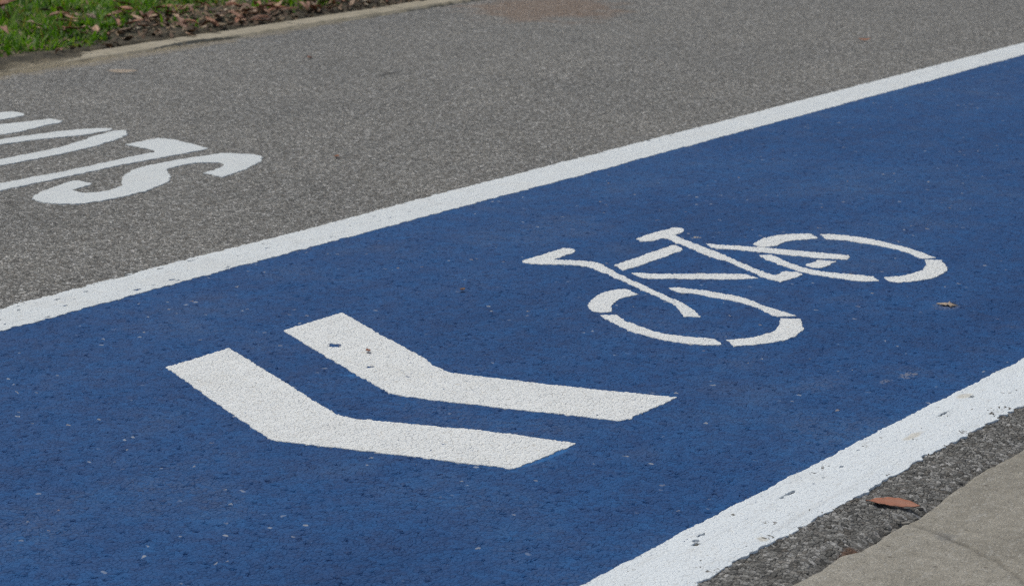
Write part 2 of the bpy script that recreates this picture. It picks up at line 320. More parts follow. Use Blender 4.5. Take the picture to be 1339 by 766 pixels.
def mat_blue():
    N = NT('blue_lane_coating')
    h, r, e = stones(N)
    big = N.noise(1.3, 5., .6); mid = N.noise(14., 4., .65)
    c = N.ramp(big, [(.28, (.0085, .060, .188)), (.5, (.0105, .069, .212)), (.72, (.016, .079, .224))])
    c = N.mix(1., c, N.ramp(mid, [(.25, (.76, .80, .86)), (.75, (1.20, 1.17, 1.12))]), 'MULTIPLY')
    c = N.mix(1., c, N.ramp(r[1], [(0, (.72, .75, .80)), (.5, (1., 1., 1.)), (1, (1.22, 1.18, 1.14))]), 'MULTIPLY')
    st = N.n('ShaderNodeMapping'); N.t.links.new(N.pos, st.inputs[0]); st.inputs['Scale'].default_value = (.7, 7., 1.)
    trk = N.noise(1., 4., .6, vec=st.outputs[0])
    c = N.mix(1., c, N.ramp(trk, [(.3, (.90, .91, .93)), (.7, (1.12, 1.09, 1.06))]), 'MULTIPLY')
    # worn tops of stones, dusty patches
    wear = N.math('MULTIPLY', N.mapr(N.noise(2.6, 4., .65), .50, .72), N.mapr(h, .45, .75))
    c = N.mix(N.math('MULTIPLY', wear, .13), c, (.16, .15, .15, 1))
    dust = N.mapr(N.noise(3.1, 3., .6, dim='3D'), .56, .74)
    c = N.mix(N.math('MULTIPLY', dust, .10), c, (.14, .14, .15, 1))
    sp = N.math('MULTIPLY', N.math('GREATER_THAN', r[1], .9885), N.mapr(N.noise(5., 2.), .42, .62))
    sp = N.math('MULTIPLY', sp, N.mapr(e, .13, .24))
    c = N.mix(N.math('MULTIPLY', sp, .62), c, N.ramp(r[2], [(0, (.42, .44, .46)), (.7, (.36, .34, .30)), (1, (.30, .20, .11))]))
    # brighter blue touch-up paint beside the arrows
    for (u, v, ru, rv, a) in ((3.247, 2.150, .10, .012, -.05), (3.488, 2.728, .012, .05, .5)):
        c = N.mix(N.math('MULTIPLY', N.spot(u, v, ru, rv, a, .45, 25.), .55), c, (.03, .17, .44, 1))
    # pale scuffs and brown smears
    for (u, v, ru, rv, k) in ((4.07, 1.885, .032, .016, .32), (4.01, 1.90, .025, .012, .22), (3.92, 1.99, .09, .05, .06), (4.63, 2.06, .04, .035, .22), (4.952, 2.852, .013, .011, 1.)):
        m = N.math('MULTIPLY', N.spot(u, v, ru, rv, 0, .6, 50.), N.mapr(h, .38, .62))
        c = N.mix(N.math('MULTIPLY', m, k), c, (.40, .36, .31, 1))
    N.put(N.b.inputs['Base Color'], c)
    N.put(N.b.inputs['Roughness'], N.mapr(mid, .3, .7, .62, .76)); N.b.inputs['Specular IOR Level'].default_value = .22
    pit = N.math('MULTIPLY', N.math('LESS_THAN', r[2], .055), N.mapr(e, .06, .26))
    hh = N.math('SUBTRACT', h, N.math('MULTIPLY', pit, 1.7))
    N.displace(hh, A * .46)
    return N.m

def mat_white(name, tint, amp, dirt, scrape):
    N = NT(name)
    h, r, e = stones(N, fine=.05)
    c = N.ramp(N.noise(9., 4., .6), [(.3, tuple(x * .95 for x in tint)), (.7, tint)])
    pits = N.math('MULTIPLY', N.mapr(h, .10, .34, 1., 0.), N.mapr(N.noise(60., 3., .7), .40, .66))
    c = N.mix(N.math('MULTIPLY', pits, dirt), c, (.30, .25, .18, 1))
    patch = N.math('MULTIPLY', N.mapr(N.noise(6., 4., .65), .52, .72), dirt * .35)
    c = N.mix(patch, c, (.52, .49, .43, 1))
    sm = N.n('ShaderNodeMapping'); N.t.links.new(N.pos, sm.inputs[0]); sm.inputs['Scale'].default_value = (3., 34., 1.)
    c = N.mix(N.math('MULTIPLY', N.mapr(N.noise(1., 4., .65, vec=sm.outputs[0]), .56, .74), .22), c, (.40, .40, .39, 1))
    if scrape:
        st = N.n('ShaderNodeMapping'); N.t.links.new(N.pos, st.inputs[0]); st.inputs['Scale'].default_value = (12., 90., 1.)
        s = N.mapr(N.noise(1., 3., .6, vec=st.outputs[0]), .66, .72)
        c = N.mix(N.math('MULTIPLY', s, .30), c, (.40, .39, .37, 1))
        for (u, v, ru, rv) in ((3.99, 1.735, .025, .016), (3.075, 1.65, .012, .012), (3.7, 1.70, .04, .01)):
            c = N.mix(N.math('MULTIPLY', N.spot(u, v, ru, rv, 0, .4, 60.), .5), c, (.50, .43, .30, 1))
    N.put(N.b.inputs['Base Color'], c); N.b.inputs['Roughness'].default_value = .62
    N.displace(h, amp)
    return N.m

def mat_concrete():
    N = NT('worn_concrete')
    c = N.ramp(N.noise(5., 6., .65), [(.25, (.215, .198, .166)), (.5, (.278, .258, .218)), (.75, (.322, .30, .258))])
    c = N.mix(1., c, N.ramp(N.noise(330., 3., .7), [(.2, (.66,) * 3), (.5, (1.,) * 3), (.8, (1.28,) * 3)]), 'MULTIPLY')
    c = N.mix(1., c, N.ramp(N.noise(48., 5., .7), [(.3, (.84, .83, .81)), (.7, (1.14,) * 3)]), 'MULTIPLY')
    st = N.n('ShaderNodeMapping'); N.t.links.new(N.pos, st.inputs[0]); st.inputs['Scale'].default_value = (10., 60., 1.); st.inputs['Rotation'].default_value = (0, 0, .7)
    c = N.mix(N.math('MULTIPLY', N.mapr(N.noise(1., 3., .6, vec=st.outputs[0]), .6, .74), .28), c, (.40, .385, .35, 1))
    c = N.mix(N.math('MULTIPLY', N.mapr(N.noise(23., 3., .6), .62, .74), .3), c, (.22, .205, .175, 1))
    c = N.mix(N.math('MULTIPLY', N.math('LESS_THAN', N.voro(9.).outputs['Distance'], .032), .8), c, (.13, .115, .095, 1))
    c = N.mix(N.math('MULTIPLY', N.spot(3.213, 1.42, .03, .018, .6, .5, 50.), .55), c, (.17, .168, .165, 1))
    pv = N.voro(190.); pr = N.sep(pv.outputs['Color'])
    pore = N.math('MULTIPLY', N.math('LESS_THAN', pv.outputs['Distance'], .30), N.math('GREATER_THAN', pr[0], .84))
    c = N.mix(N.math('MULTIPLY', pore, .55), c, (.12, .11, .09, 1))
    grit = N.math('MULTIPLY', N.math('LESS_THAN', pv.outputs['Distance'], .35), N.math('LESS_THAN', pr[0], .12))
    c = N.mix(N.math('MULTIPLY', grit, .5), c, (.46, .45, .42, 1))
    at = N.n('ShaderNodeAttribute', attribute_name='crack')
    c = N.mix(N.math('MULTIPLY', at.outputs['Fac'], .62), c, (.06, .055, .045, 1))
    N.put(N.b.inputs['Base Color'], c); N.b.inputs['Roughness'].default_value = .9
    N.displace(N.math('ADD', N.noise(260., 3., .65), N.math('MULTIPLY', N.noise(16., 3.), 1.3)), .0019)
    return N.m

def mat_kerb():
    N = NT('sandy_kerb_concrete')
    c = N.ramp(N.noise(7., 5., .65), [(.25, (.285, .25, .18)), (.55, (.36, .315, .235)), (.8, (.41, .37, .285))])
    c = N.mix(1., c, N.ramp(N.noise(210., 3., .7), [(.2, (.72,) * 3), (.8, (1.2,) * 3)]), 'MULTIPLY')
    c = N.mix(N.math('MULTIPLY', N.mapr(N.noise(19., 4., .6), .55, .72), .5), c, (.16, .14, .085, 1))
    N.put(N.b.inputs['Base Color'], c); N.b.inputs['Roughness'].default_value = .92
    N.displace(N.math('ADD', N.noise(150., 3.), N.math('MULTIPLY', N.noise(22., 3.), 2.)), .0022)
    return N.m

def mat_soil():
    N = NT('verge_soil')
    c = N.ramp(N.noise(11., 6., .7), [(.2, (.035, .030, .019)), (.45, (.075, .063, .040)), (.62, (.125, .103, .066)), (.8, (.19, .155, .10))])
    c = N.mix(1., c, N.ramp(N.noise(240., 3., .75), [(.2, (.55,) * 3), (.8, (1.35,) * 3)]), 'MULTIPLY')
    y = N.n('ShaderNodeSeparateXYZ'); N.t.links.new(N.pos, y.inputs[0])
    sand = N.math('MULTIPLY', N.mapr(N.math('MULTIPLY_ADD', N.noise(8., 3.), .16, y.outputs[1]), 6.36, 6.44, 1., 0.), .95)
    sand = N.math('MULTIPLY', sand, N.mapr(y.outputs[0], 6.9, 7.2, 1., .25))
    c = N.mix(sand, c, N.ramp(N.noise(60., 4., .7), [(.3, (.25, .21, .14)), (.7, (.37, .32, .23))]))
    c = N.mix(N.math('MULTIPLY', N.mapr(N.noise(4., 4.), .45, .62), N.mapr(y.outputs[1], 6.5, 6.75, 0., .6)), c, (.035, .055, .013, 1))
    c = N.mix(N.mapr(y.outputs[1], 6.9, 8.5, 0., .8), c, (.035, .065, .012, 1))
    N.put(N.b.inputs['Base Color'], c); N.b.inputs['Roughness'].default_value = .95
    N.displace(N.math('ADD', N.noise(45., 5., .65), N.math('MULTIPLY', N.noise(300., 2.), .25)), .016)
    return N.m

def mat_turf():
    N = NT('distant_turf')
    c = N.ramp(N.noise(3., 6., .7), [(.3, (.03, .055, .012)), (.7, (.06, .10, .022))])
    N.put(N.b.inputs['Base Color'], c); N.b.inputs['Roughness'].default_value = .95
    return N.m

def mat_grass():
    N = NT('grass_blade')
    rnd = N.geo.outputs['Random Per Island']
    c = N.ramp(rnd, [(0, (.050, .125, .008)), (.3, (.085, .215, .010)), (.58, (.135, .285, .014)), (.78, (.20, .33, .028)), (.88, (.27, .34, .07)), (.94, (.30, .25, .12)), (1, (.22, .12, .06))])
    c = N.mix(1., c, N.ramp(N.noise(5., 3.), [(.3, (.7, .75, .8)), (.7, (1.25, 1.15, 1.)) ]), 'MULTIPLY')
    N.put(N.b.inputs['Base Color'], c); N.b.inputs['Roughness'].default_value = .5
    N.b.inputs['Specular IOR Level'].default_value = .3
    tr = N.n('ShaderNodeBsdfTranslucent'); N.put(tr.inputs[0], N.mix(1., c, (1.1, 1.3, .6, 1), 'MULTIPLY'))
    mx = N.n('ShaderNodeMixShader'); mx.inputs[0].default_value = .38
    N.t.links.new(N.b.outputs[0], mx.inputs[1]); N.t.links.new(tr.outputs[0], mx.inputs[2])
    N.t.links.new(mx.outputs[0], N.out.inputs['Surface'])
    return N.m

def mat_leaf(name, a, b, spots=.4):
    N = NT(name)
    oc = N.n('ShaderNodeTexCoord').outputs['Object']
    oi = N.n('ShaderNodeObjectInfo').outputs['Random']
    c = N.mix(N.noise(30., 4., .6, vec=oc, dim='3D'), (*a, 1), (*b, 1))
    c = N.mix(1., c, N.ramp(oi, [(0, (.7, .72, .75)), (.5, (1., 1., 1.)), (1, (1.35, 1.25, 1.15))]), 'MULTIPLY')
    c = N.mix(N.math('MULTIPLY', N.mapr(N.noise(140., 3., .7, vec=oc, dim='3D'), .55, .7), spots), c, (.06, .03, .018, 1))
    N.put(N.b.inputs['Base Color'], c); N.b.inputs['Roughness'].default_value = .6
    return N.m

M = dict(asphalt=mat_asphalt(122., .0044), path=mat_asphalt(150., .0033, 1.27), blue=mat_blue(),
         line=mat_white('white_line_paint', (.71, .755, .785), A * .17, .30, True),
         far_line=mat_white('white_line_paint_worn', (.655, .69, .705), A * .20, .42, True),
         arrow=mat_white('white_symbol_paint', (.735, .75, .745), A * .32, .5, False),
         letter=mat_white('white_letter_paint', (.60, .63, .635), A * .17, .25, False),
         concrete=mat_concrete(), kerb=mat_kerb(), soil=mat_soil(), turf=mat_turf(), grass=mat_grass(),
         leaf_red=mat_leaf('dead_leaf_red_brown', (.20, .080, .040), (.28, .125, .066), .3),
         leaf_orange=mat_leaf('dead_leaf_orange_brown', (.25, .085, .045), (.31, .125, .07), .35),
         leaf_tan=mat_leaf('dead_leaf_tan', (.27, .165, .10), (.40, .27, .175), .3),
         leaf_straw=mat_leaf('dead_leaf_straw', (.42, .31, .22), (.50, .39, .28), .2),
         leaf_dark=mat_leaf('dead_leaf_dark', (.07, .035, .022), (.12, .06, .035)))

# ------------------------------------------------------------------ the setting
flat = lambda z: (lambda U, V: np.full(np.shape(U), z))

g = mesh_object('ground', [(-400, -400, -.12), (400, -400, -.12), (400, 400, -.12), (-400, 400, -.12)], [(0, 1, 2, 3)], [], M['turf'])
tag(g, kind='structure')

o = sheet('asphalt_path', axis(-60, 3.0, 10.4, 80, .0048, .0085), axis(3.606, 3.61, 6.30, 6.33, .0040, .0066), M['path'], flat(.0006))
tag(o, kind='structure')

pave_u = np.array([p[0] for p in T['pave']]); pave_v = np.array([p[1] for p in T['pave']])
def pave_edge(U):
    w = np.clip((U - 2.6) / .3, 0, 1) * np.clip((4.1 - U) / .35, 0, 1)
    return 1.508 * (1 - w) + w * (1.508 + .8 * (np.interp(U, pave_u, pave_v) - 1.508)) + .006 * vnoise(U, U * 0, .13, 61) * (1 - w) + .0022 * vnoise(U, U * 0, .02, 62)
def strip_z(U, V):
    d = np.maximum(V - pave_edge(U), 0)
    hol = np.exp(-((U - 3.24) / .11) ** 2) + .6 * np.exp(-((U - 3.09) / .045) ** 2) + .45 * np.clip(vnoise(U, U * 0, .19, 64), 0, 1)
    return -.0008 - .009 * np.exp(-d / .010) - .016 * hol * np.exp(-(d / .022) ** 2) + .0025 * vnoise(U, V, .03, 65)
o = sheet('asphalt_strip', axis(-60, 2.3, 4.6, 80, .0034, .0042), axis(1.43, 1.44, 1.743, 1.745, .0030), M['asphalt'], strip_z)
tag(o, kind='structure')

o = sheet('cycle_lane', axis(-60, 2.0, 9.6, 80, .0038, .0075), axis(1.737, 1.738, 3.615, 3.62, .0036, .0052), M['blue'], flat(.0022))
tag(o, kind='structure')

crackP = np.array([(3.262, 1.515)] + T['crack'] + [(3.06, 1.215), (3.03, 1.10), (2.97, .9), (2.95, .4)])
def crack_d(U, V):
    U = U + .004 * vnoise(U, V, .025, 71); V = V + .004 * vnoise(U, V, .02, 72)
    best = np.full(np.shape(U), 1e9)
    for a, b in zip(crackP[:-1], crackP[1:]):
        d = b - a; t = np.clip(((U - a[0]) * d[0] + (V - a[1]) * d[1]) / (d @ d), 0, 1)
        best = np.minimum(best, np.hypot(U - a[0] - t * d[0], V - a[1] - t * d[1]))
    return best
def pave_z(U, V):
    d = np.maximum(pave_edge(U) - V, 0)
    z = .011 - .010 * np.exp(-d / .006) + .002 * vnoise(U, V, .16, 73)
    return z - .0032 * np.exp(-(crack_d(U, V) / .0034) ** 2)
o = sheet('pavement', axis(-60, 2.5, 3.95, 80, .0038), axis(-1.6, 1.15, 1.53, 1.535, .0030), M['concrete'], pave_z, lambda U, V: pave_edge(U) - V, skirt=.06)
tag(o, kind='structure')
co = np.empty(len(o.data.vertices) * 3, np.float32); o.data.vertices.foreach_get('co', co); co = co.reshape(-1, 3)
at = o.data.attributes.new('crack', 'FLOAT', 'POINT')
cd = crack_d(co[:, 0].astype(float), co[:, 1].astype(float))
at.data.foreach_set('value', (np.exp(-(cd / .0040) ** 2) * np.clip(.75 + .6 * vnoise(co[:, 0], co[:, 1], .05, 75), 0, 1)).astype(np.float32))

# kerb edging along the far side of the path: stones butted with open joints, one object
def kerb_profile(V):
    s = np.minimum(V - 6.292, 6.432 - V)
    return -.012 * (1 - np.clip(s / .012, 0, 1)) ** 2
joint0 = .69
def kerb_sdf(U, V):
    k = np.floor((U - 7.03) / joint0)
    off = .012 * (hash2(k, k * 0, 81) - .5)
    fu = np.abs(((U - 7.03 + joint0 / 2) % joint0) - joint0 / 2)
    s = np.minimum(V - (6.288 + off), 6.436 + off - V)
    s = np.minimum(s, fu - .004)
    s = np.where((np.abs(U - 7.08) < .25), np.minimum(s, V - (6.292 + .035 * np.exp(-((U - 7.03) / .14) ** 2))), s)   # broken stone end
    return s + ragged(U, V, .003, 82)
def kerb_z(U, V):
    k = np.floor((U - 7.03) / joint0)
    return .012 + .007 * (hash2(k, k * 0, 83) - .5) + kerb_profile(V) + .0015 * vnoise(U, V, .05, 84)
o = sheet('kerb', axis(-60, 4.5, 10.5, 80, .006, .009), axis(6.27, 6.275, 6.45, 6.455, .006), M['kerb'], kerb_z, kerb_sdf, skirt=.09)
tag(o, kind='structure')

def soil_edge(U):
    e = np.interp(U, [4.5, 5.6, 6.2, 6.6, 6.85, 7.0, 7.25, 7.42, 7.5, 12], [6.245, 6.245, 6.250, 6.250, 6.250, 6.255, 6.265, 6.285, 6.42, 6.44])
    return e + .012 * vnoise(U, U * 0, .11, 91) + .006 * vnoise(U, U * 0, .03, 92)
def soil_z(U, V):
    d = np.maximum(V - soil_edge(U), 0)
    low = np.clip((U - 6.25) / .35, 0, 1) * np.clip((7.6 - U) / .1, 0, 1) * np.clip((6.44 - V) / .012, 0, 1)     # sand washed in front of the kerb, not over it
    z = -.010 + (.027 - .016 * low) * (1 - np.exp(-d / .07)) + .012 * np.clip(V - 6.6, 0, 1) + .012 * vnoise(U, V, .16, 93) * np.clip(d / .1, 0, 1)
    return z + .05 * np.clip((V - 7.) / 3, 0, 1)
o = sheet('verge_soil', axis(-60, 4.5, 10.5, 80, .010, .013), axis(6.15, 6.16, 8.6, 60, .009, .016), M['soil'], soil_z, lambda U, V: V - soil_edge(U), skirt=.02)
tag(o, kind='structure')

# ------------------------------------------------------------------ painted markings (things)
PZ = .0038           # base level of paint on the blue coating
def marking(name, outline, mat, z=PZ, smooth=0, amp=.0020, seed=3, chips=(), hole=None, parent=None, step=.0036, extra=None):
    P = chaikin(outline, smooth) if smooth else np.array(outline)
    H = [chaikin(h, smooth) for h in (hole or [])]
    def sdf(U, V):
        s = poly_sdf(P, U, V)
        for h in H: s = np.minimum(s, -poly_sdf(h, U, V))
        s = s + ragged(U, V, amp, seed)
        for k, c in enumerate(chips): s = np.minimum(s, chip(U, V, *c, seed=seed * 7 + k))
        return s
    lo = P.min(0) - .012; hi = P.max(0) + .012
    return sheet(name, np.arange(lo[0], hi[0], step), np.arange(lo[1], hi[1], step), mat, flat(z), sdf, parent=parent)

# edge lines
lb_u = np.array([p[0] for p in T['lineB_top']]); lb_v = np.array([p[1] for p in T['lineB_top']])
lc_u = np.array([p[0] for p in T['lineB_bot']]); lc_v = np.array([p[1] for p in T['lineB_bot']])
def chips_at(pts, ru, rv):
    return [(u, v, ru * random.uniform(.6, 1.3), rv * random.uniform(.6, 1.2)) for u, v in pts]
CB = [(3.294, 1.7213, .019, .0042), (3.268, 1.7206, .007, .004), (2.998, 1.7184, .010, .006), (3.012, 1.727, .008, .0045), (3.04, 1.7335, .012, .0035),
      (3.858, 1.7161, .020, .0032), (3.361, 1.7142, .007, .0025), (3.469, 1.7191, .006, .003), (3.99, 1.721, .010, .0035), (3.40, 1.7154, .004, .002), (3.574, 1.7402, .005, .0025)]
def lineB_sdf(U, V):
    t = np.interp(U, [3.6, 4.3], [1.763, 1.751]) + .003 * vnoise(U, U * 0, .35, 16); b = 1.630 + .35 * (np.interp(U, lc_u, lc_v) - 1.630)
    up = t - V + ragged(U, V, .0022, 11) + .003 * vnoise(U, V, .06, 12)
    n1 = vnoise(U, V, .013, 13)
    jag = .0045 * n1 + .004 * vnoise(U, V, .045, 14) - .009 * np.clip(vnoise(U, V, .026, 15) - .45, 0, 1)
    s = np.minimum(up, V - b + jag)
    for k, c in enumerate(CB): s = np.minimum(s, chip(U, V, *c, seed=100 + k))
    return s
def lineB_z(U, V):
    return PZ + .0006 * np.clip((1.742 - V) / .01, 0, 1) - .0018 * np.clip((1.655 - V) / .02, 0, 1)
o = sheet('edge_line', axis(-60, 2.45, 4.6, 80, .0034), axis(1.600, 1.602, 1.79, 1.792, .0030), M['line'], lineB_z, lineB_sdf)
tag(o, 'wide white edge line nearest the concrete pavement, flaking beside a strip of bare asphalt', 'road marking', 'white edge lines of the blue lane')

CA = chips_at(T['chipsA'], .010, .005)
CA += [(3.605, 3.692, .055, .011), (3.655, 3.686, .022, .008), (3.50, 3.690, .05, .009), (3.735, 3.684, .02, .005), (3.87, 3.683, .03, .005)]
for k in range(60):
    CA.append((random.uniform(3.4, 8.5), random.uniform(3.55, 3.68), random.uniform(.003, .009), random.uniform(.002, .0045)))
def lineA_sdf(U, V):
    top = 3.683 + .006 * vnoise(U, U * 0, .5, 21); bot = 3.533 + .006 * vnoise(U, U * 0, .45, 22)
    top = top + np.interp(U, [3.45, 3.5, 3.56, 3.66], [0, -.008, .012, 0])
    s = np.minimum(top - V + ragged(U, V, .0042, 23), V - bot + ragged(U, V, .0044, 25))
    for k, c in enumerate(CA):
        m = (np.abs(U - c[0]) < .06)
        s[m] = np.minimum(s[m], chip(U[m], V[m], *c, seed=200 + k))
    return s
o = sheet('edge_line', axis(-60, 3.1, 9.6, 80, .0042, .007), axis(3.505, 3.507, 3.72, 3.722, .0040), M['far_line'], lambda U, V: PZ + .0003 - .0010 * np.clip((V - 3.66) / .02, 0, 1), lineA_sdf)
tag(o, 'long white edge line dividing the blue lane from the grey asphalt path', 'road marking', 'white edge lines of the blue lane')

# chevrons
specks = lambda n, P, r0, r1: [(random.uniform(min(p[0] for p in P), max(p[0] for p in P)), random.uniform(min(p[1] for p in P), max(p[1] for p in P)),
                               random.uniform(r0, r1), random.uniform(r0, r1) * .8) for _ in range(n)]
o = marking('chevron', T['front'], M['arrow'], amp=.0022, seed=31, chips=specks(14, T['front'], .0018, .0032))
tag(o, 'unbroken front white chevron on the blue lane, the farther of the pair from the bicycle', 'road marking', 'white chevrons on the blue lane')
o = marking('chevron', T['back'], M['arrow'], amp=.0022, seed=33,
            chips=[(3.642, 2.910, .014, .012), (3.636, 2.900, .007, .008), (3.547, 2.749, .009, .008)] + specks(14, T['back'], .0018, .0032))
tag(o, 'white chevron with two blue worn spots, nearer the bicycle than the front chevron', 'road marking', 'white chevrons on the blue lane')

# bicycle symbol
def empty(name, loc):
    e = bpy.data.objects.new(name, None); e.empty_display_size = .1; e.location = loc
    col.objects.link(e); return e
def seat_under(e):
    """children are built in world coordinates: keep them there under an Empty at the thing's base"""
    bpy.context.view_layer.update()
    for c in e.children:
        c.matrix_parent_inverse = e.matrix_world.inverted()
bike = empty('bicycle_symbol', (4.6, 2.6, PZ))
tag(bike, 'white painted bicycle symbol on the blue lane behind the chevrons', 'road marking')
for k, (nm, key) in enumerate((('handlebar', 'handlebar'), ('saddle', 'saddle'), ('crossbar', 'crossbar'), ('down_tube', 'down_tube'), ('chain_stay', 'chain_stay'), ('seat_stay', 'seat_stay'))):
    marking(nm, T[key], M['arrow'], smooth=1, amp=.0024, seed=41 + 2 * k, parent=bike, step=.0032)
def wheel(keys, seed, label):
    first = marking('wheel', T[keys[0]], M['arrow'], smooth=2, amp=.0024, seed=seed, parent=bike, step=.0032)
    # the wheel's four stencilled arcs are one part
    others = [marking('arc', T[k], M['arrow'], smooth=2, amp=.0024, seed=seed + 2 * i + 2, step=.0032) for i, k in enumerate(keys[1:])]
    vs = []; qs = []; ts = []; base = 0
    for ob in [first] + others:
        me = ob.data
        c = np.empty(len(me.vertices) * 3, np.float32); me.vertices.foreach_get('co', c); vs.append(c.reshape(-1, 3))
        for p in me.polygons:
            (qs if len(p.vertices) == 4 else ts).append([v + base for v in p.vertices])
        base += len(me.vertices)
    for ob in [first] + others:
        me = ob.data; bpy.data.objects.remove(ob); bpy.data.meshes.remove(me)
    w = mesh_object('wheel', np.concatenate(vs), qs, ts, M['arrow'], bike)
    w['label'] = label
wheel(['fw1', 'fw2', 'fw3', 'fw4'], 61, 'front wheel of four white arcs under the handlebar')
wheel(['rw1', 'rw2', 'rw3', 'rw4'], 71, 'rear wheel of four white arcs behind the saddle')
seat_under(bike)

# SLOW lettering on the path
slow = empty('slow_lettering', (4.9, 4.9, PZ))
tag(slow, 'white painted word SLOW on the grey asphalt path, read from the left', 'road marking')
LZ = .0040
S_ = marking('letter', T['S'], M['letter'], z=LZ, smooth=2, amp=.0042, seed=51, parent=slow, step=.005); S_['label'] = 'letter S'
Lp = [(4.39, 4.6617)] + T['L'] + [(4.39, 4.745)]
L_ = marking('letter', Lp, M['letter'], z=LZ, smooth=0, amp=.0042, seed=53, parent=slow, step=.005); L_['label'] = 'letter L'
Oo = [(4.41, 5.17), (4.49, 5.225), (4.62, 5.255), (4.82, 5.268), (5.0315, 5.2639), (5.162, 5.2401), (5.2559, 5.2242), (5.3113, 5.193), (5.3495, 5.1682), (5.367, 5.1425),
      (5.3572, 5.1182), (5.326, 5.1177), (5.2736, 5.1145), (5.2146, 5.1182), (5.1565, 5.1547), (5.0642, 5.1795), (4.969, 5.1994), (4.8, 5.205), (4.65, 5.185), (4.55, 5.15), (4.52, 5.105),
      (4.545, 5.06), (4.64, 5.02), (4.7862, 5.0109), (4.8997, 5.0137), (5.0164, 5.0165), (5.1614, 5.0482), (5.2118, 5.0737), (5.2793, 5.0873), (5.338, 5.0964), (5.3663, 5.0856),
      (5.3386, 5.0421), (5.2865, 5.0017), (5.2137, 4.979), (5.1107, 4.9493), (4.9316, 4.9328), (4.8022, 4.9376), (4.7176, 4.9403), (4.60, 4.955), (4.47, 4.985), (4.40, 5.04), (4.385, 5.105)]
O_ = marking('letter', Oo, M['letter'], z=LZ, smooth=2, amp=.0042, seed=55, parent=slow, step=.005); O_['label'] = 'letter O'
Wp = [(4.39, 5.33), (4.8, 5.328), (5.091, 5.3252), (5.1714, 5.3211), (5.2551, 5.3335), (5.3126, 5.3474), (5.3446, 5.3403), (5.3851, 5.3608), (5.3986, 5.3936), (5.3962, 5.4255), (5.3516, 5.4301), (5.2299, 5.4684),
      (4.78, 5.50), (5.2989, 5.5395), (5.3507, 5.5329), (5.3896, 5.5376), (5.4198, 5.5557), (5.4398, 5.6), (5.4398, 5.6314), (5.388, 5.645), (4.39, 5.70), (4.39, 5.625), (5.18, 5.60), (4.39, 5.535), (4.39, 5.455), (5.12, 5.395), (4.39, 5.41)]
W_ = marking('letter', Wp, M['letter'], z=LZ, smooth=0, amp=.0042, seed=57, parent=slow, step=.005); W_['label'] = 'letter W'
seat_under(slow)

# ------------------------------------------------------------------ grass on the verge
def grass_density(U, V):
    edge = np.interp(U, [4, 6.1, 6.36, 6.52, 6.77, 6.99, 7.1, 7.3, 7.6, 8., 8.6, 12], [6.40, 6.42, 6.46, 6.48, 6.52, 6.60, 6.80, 6.85, 6.95, 6.95, 7.0, 7.0])
    edge = edge + .05 * vnoise(U, V, .12, 94)
    d = np.clip((V - edge) / .10, 0, 1)
    bare = np.clip((U - 6.95) / .35, 0, 1) * np.clip((7.2 - V) / .35, 0, 1)
    patch = np.clip(.6 + 1.3 * vnoise(U, V, .17, 95), 0, 1)
    d = d * (1 - bare * (1 - patch * .95))
    # a few tufts near the kerb
    for (u, v, r) in ((7.32, 6.62, .05), (7.36, 6.53, .035), (8.12, 6.72, .09), (8.26, 6.66, .06), (8.0, 6.78, .06), (8.48, 6.72, .05), (7.05, 6.80, .08), (7.6, 6.95, .1)):
        d = np.maximum(d, .9 * np.exp(-((U - u) ** 2 + (V - v) ** 2) / r ** 2))
    return d
def blades(n, u0, u1, v0, v1, scale=1.):
    U = rng.uniform(u0, u1, n); V = rng.uniform(v0, v1, n)
    k = rng.uniform(0, 1, n) < grass_density(U, V)
    U, V = U[k], V[k]; n = len(U)
    cl = vnoise(U, V, .17, 96)
    L = rng.uniform(.022, .070, n) * scale * (1 + .45 * cl); Wd = rng.uniform(.0020, .0062, n) * scale
    th = rng.uniform(0, 2 * PI, n); lean0 = rng.uniform(.25, 1.15, n); bend = rng.uniform(.2, 1.0, n)
    z0 = soil_z(U, V) + .004
    pts = []
    x = U.copy(); y = V.copy(); z = z0.copy()
    seg = 3
    for s in range(seg + 1):
        w = Wd * (1, .95, .7, .08)[s]
        pts.append(np.stack([x - np.sin(th) * w, y + np.cos(th) * w, z], -1))
        pts.append(np.stack([x + np.sin(th) * w, y - np.cos(th) * w, z], -1))
        a = lean0 + bend * s / seg
        x = x + np.cos(th) * np.sin(a) * L / seg; y = y + np.sin(th) * np.sin(a) * L / seg; z = z + np.cos(a) * L / seg
    vt = np.stack(pts, 1).reshape(-1, 3)
    b = np.arange(n)[:, None] * 8
    q = np.concatenate([b + np.array([0, 1, 3, 2]), b + np.array([2, 3, 5, 4]), b + np.array([4, 5, 7, 6])], 0)
    return vt, q
v1_, q1 = blades(64000, 5.6, 9.6, 6.5, 9.3)
v2_, q2 = blades(45000, 3.0, 13.0, 6.5, 12.5, 1.35)
o = mesh_object('grass', np.concatenate([v1_, v2_]), np.concatenate([q1, q2 + len(v1_)]), [], M['grass'])
tag(o, 'short green grass growing on the verge behind the kerb', 'grass', kind='stuff')

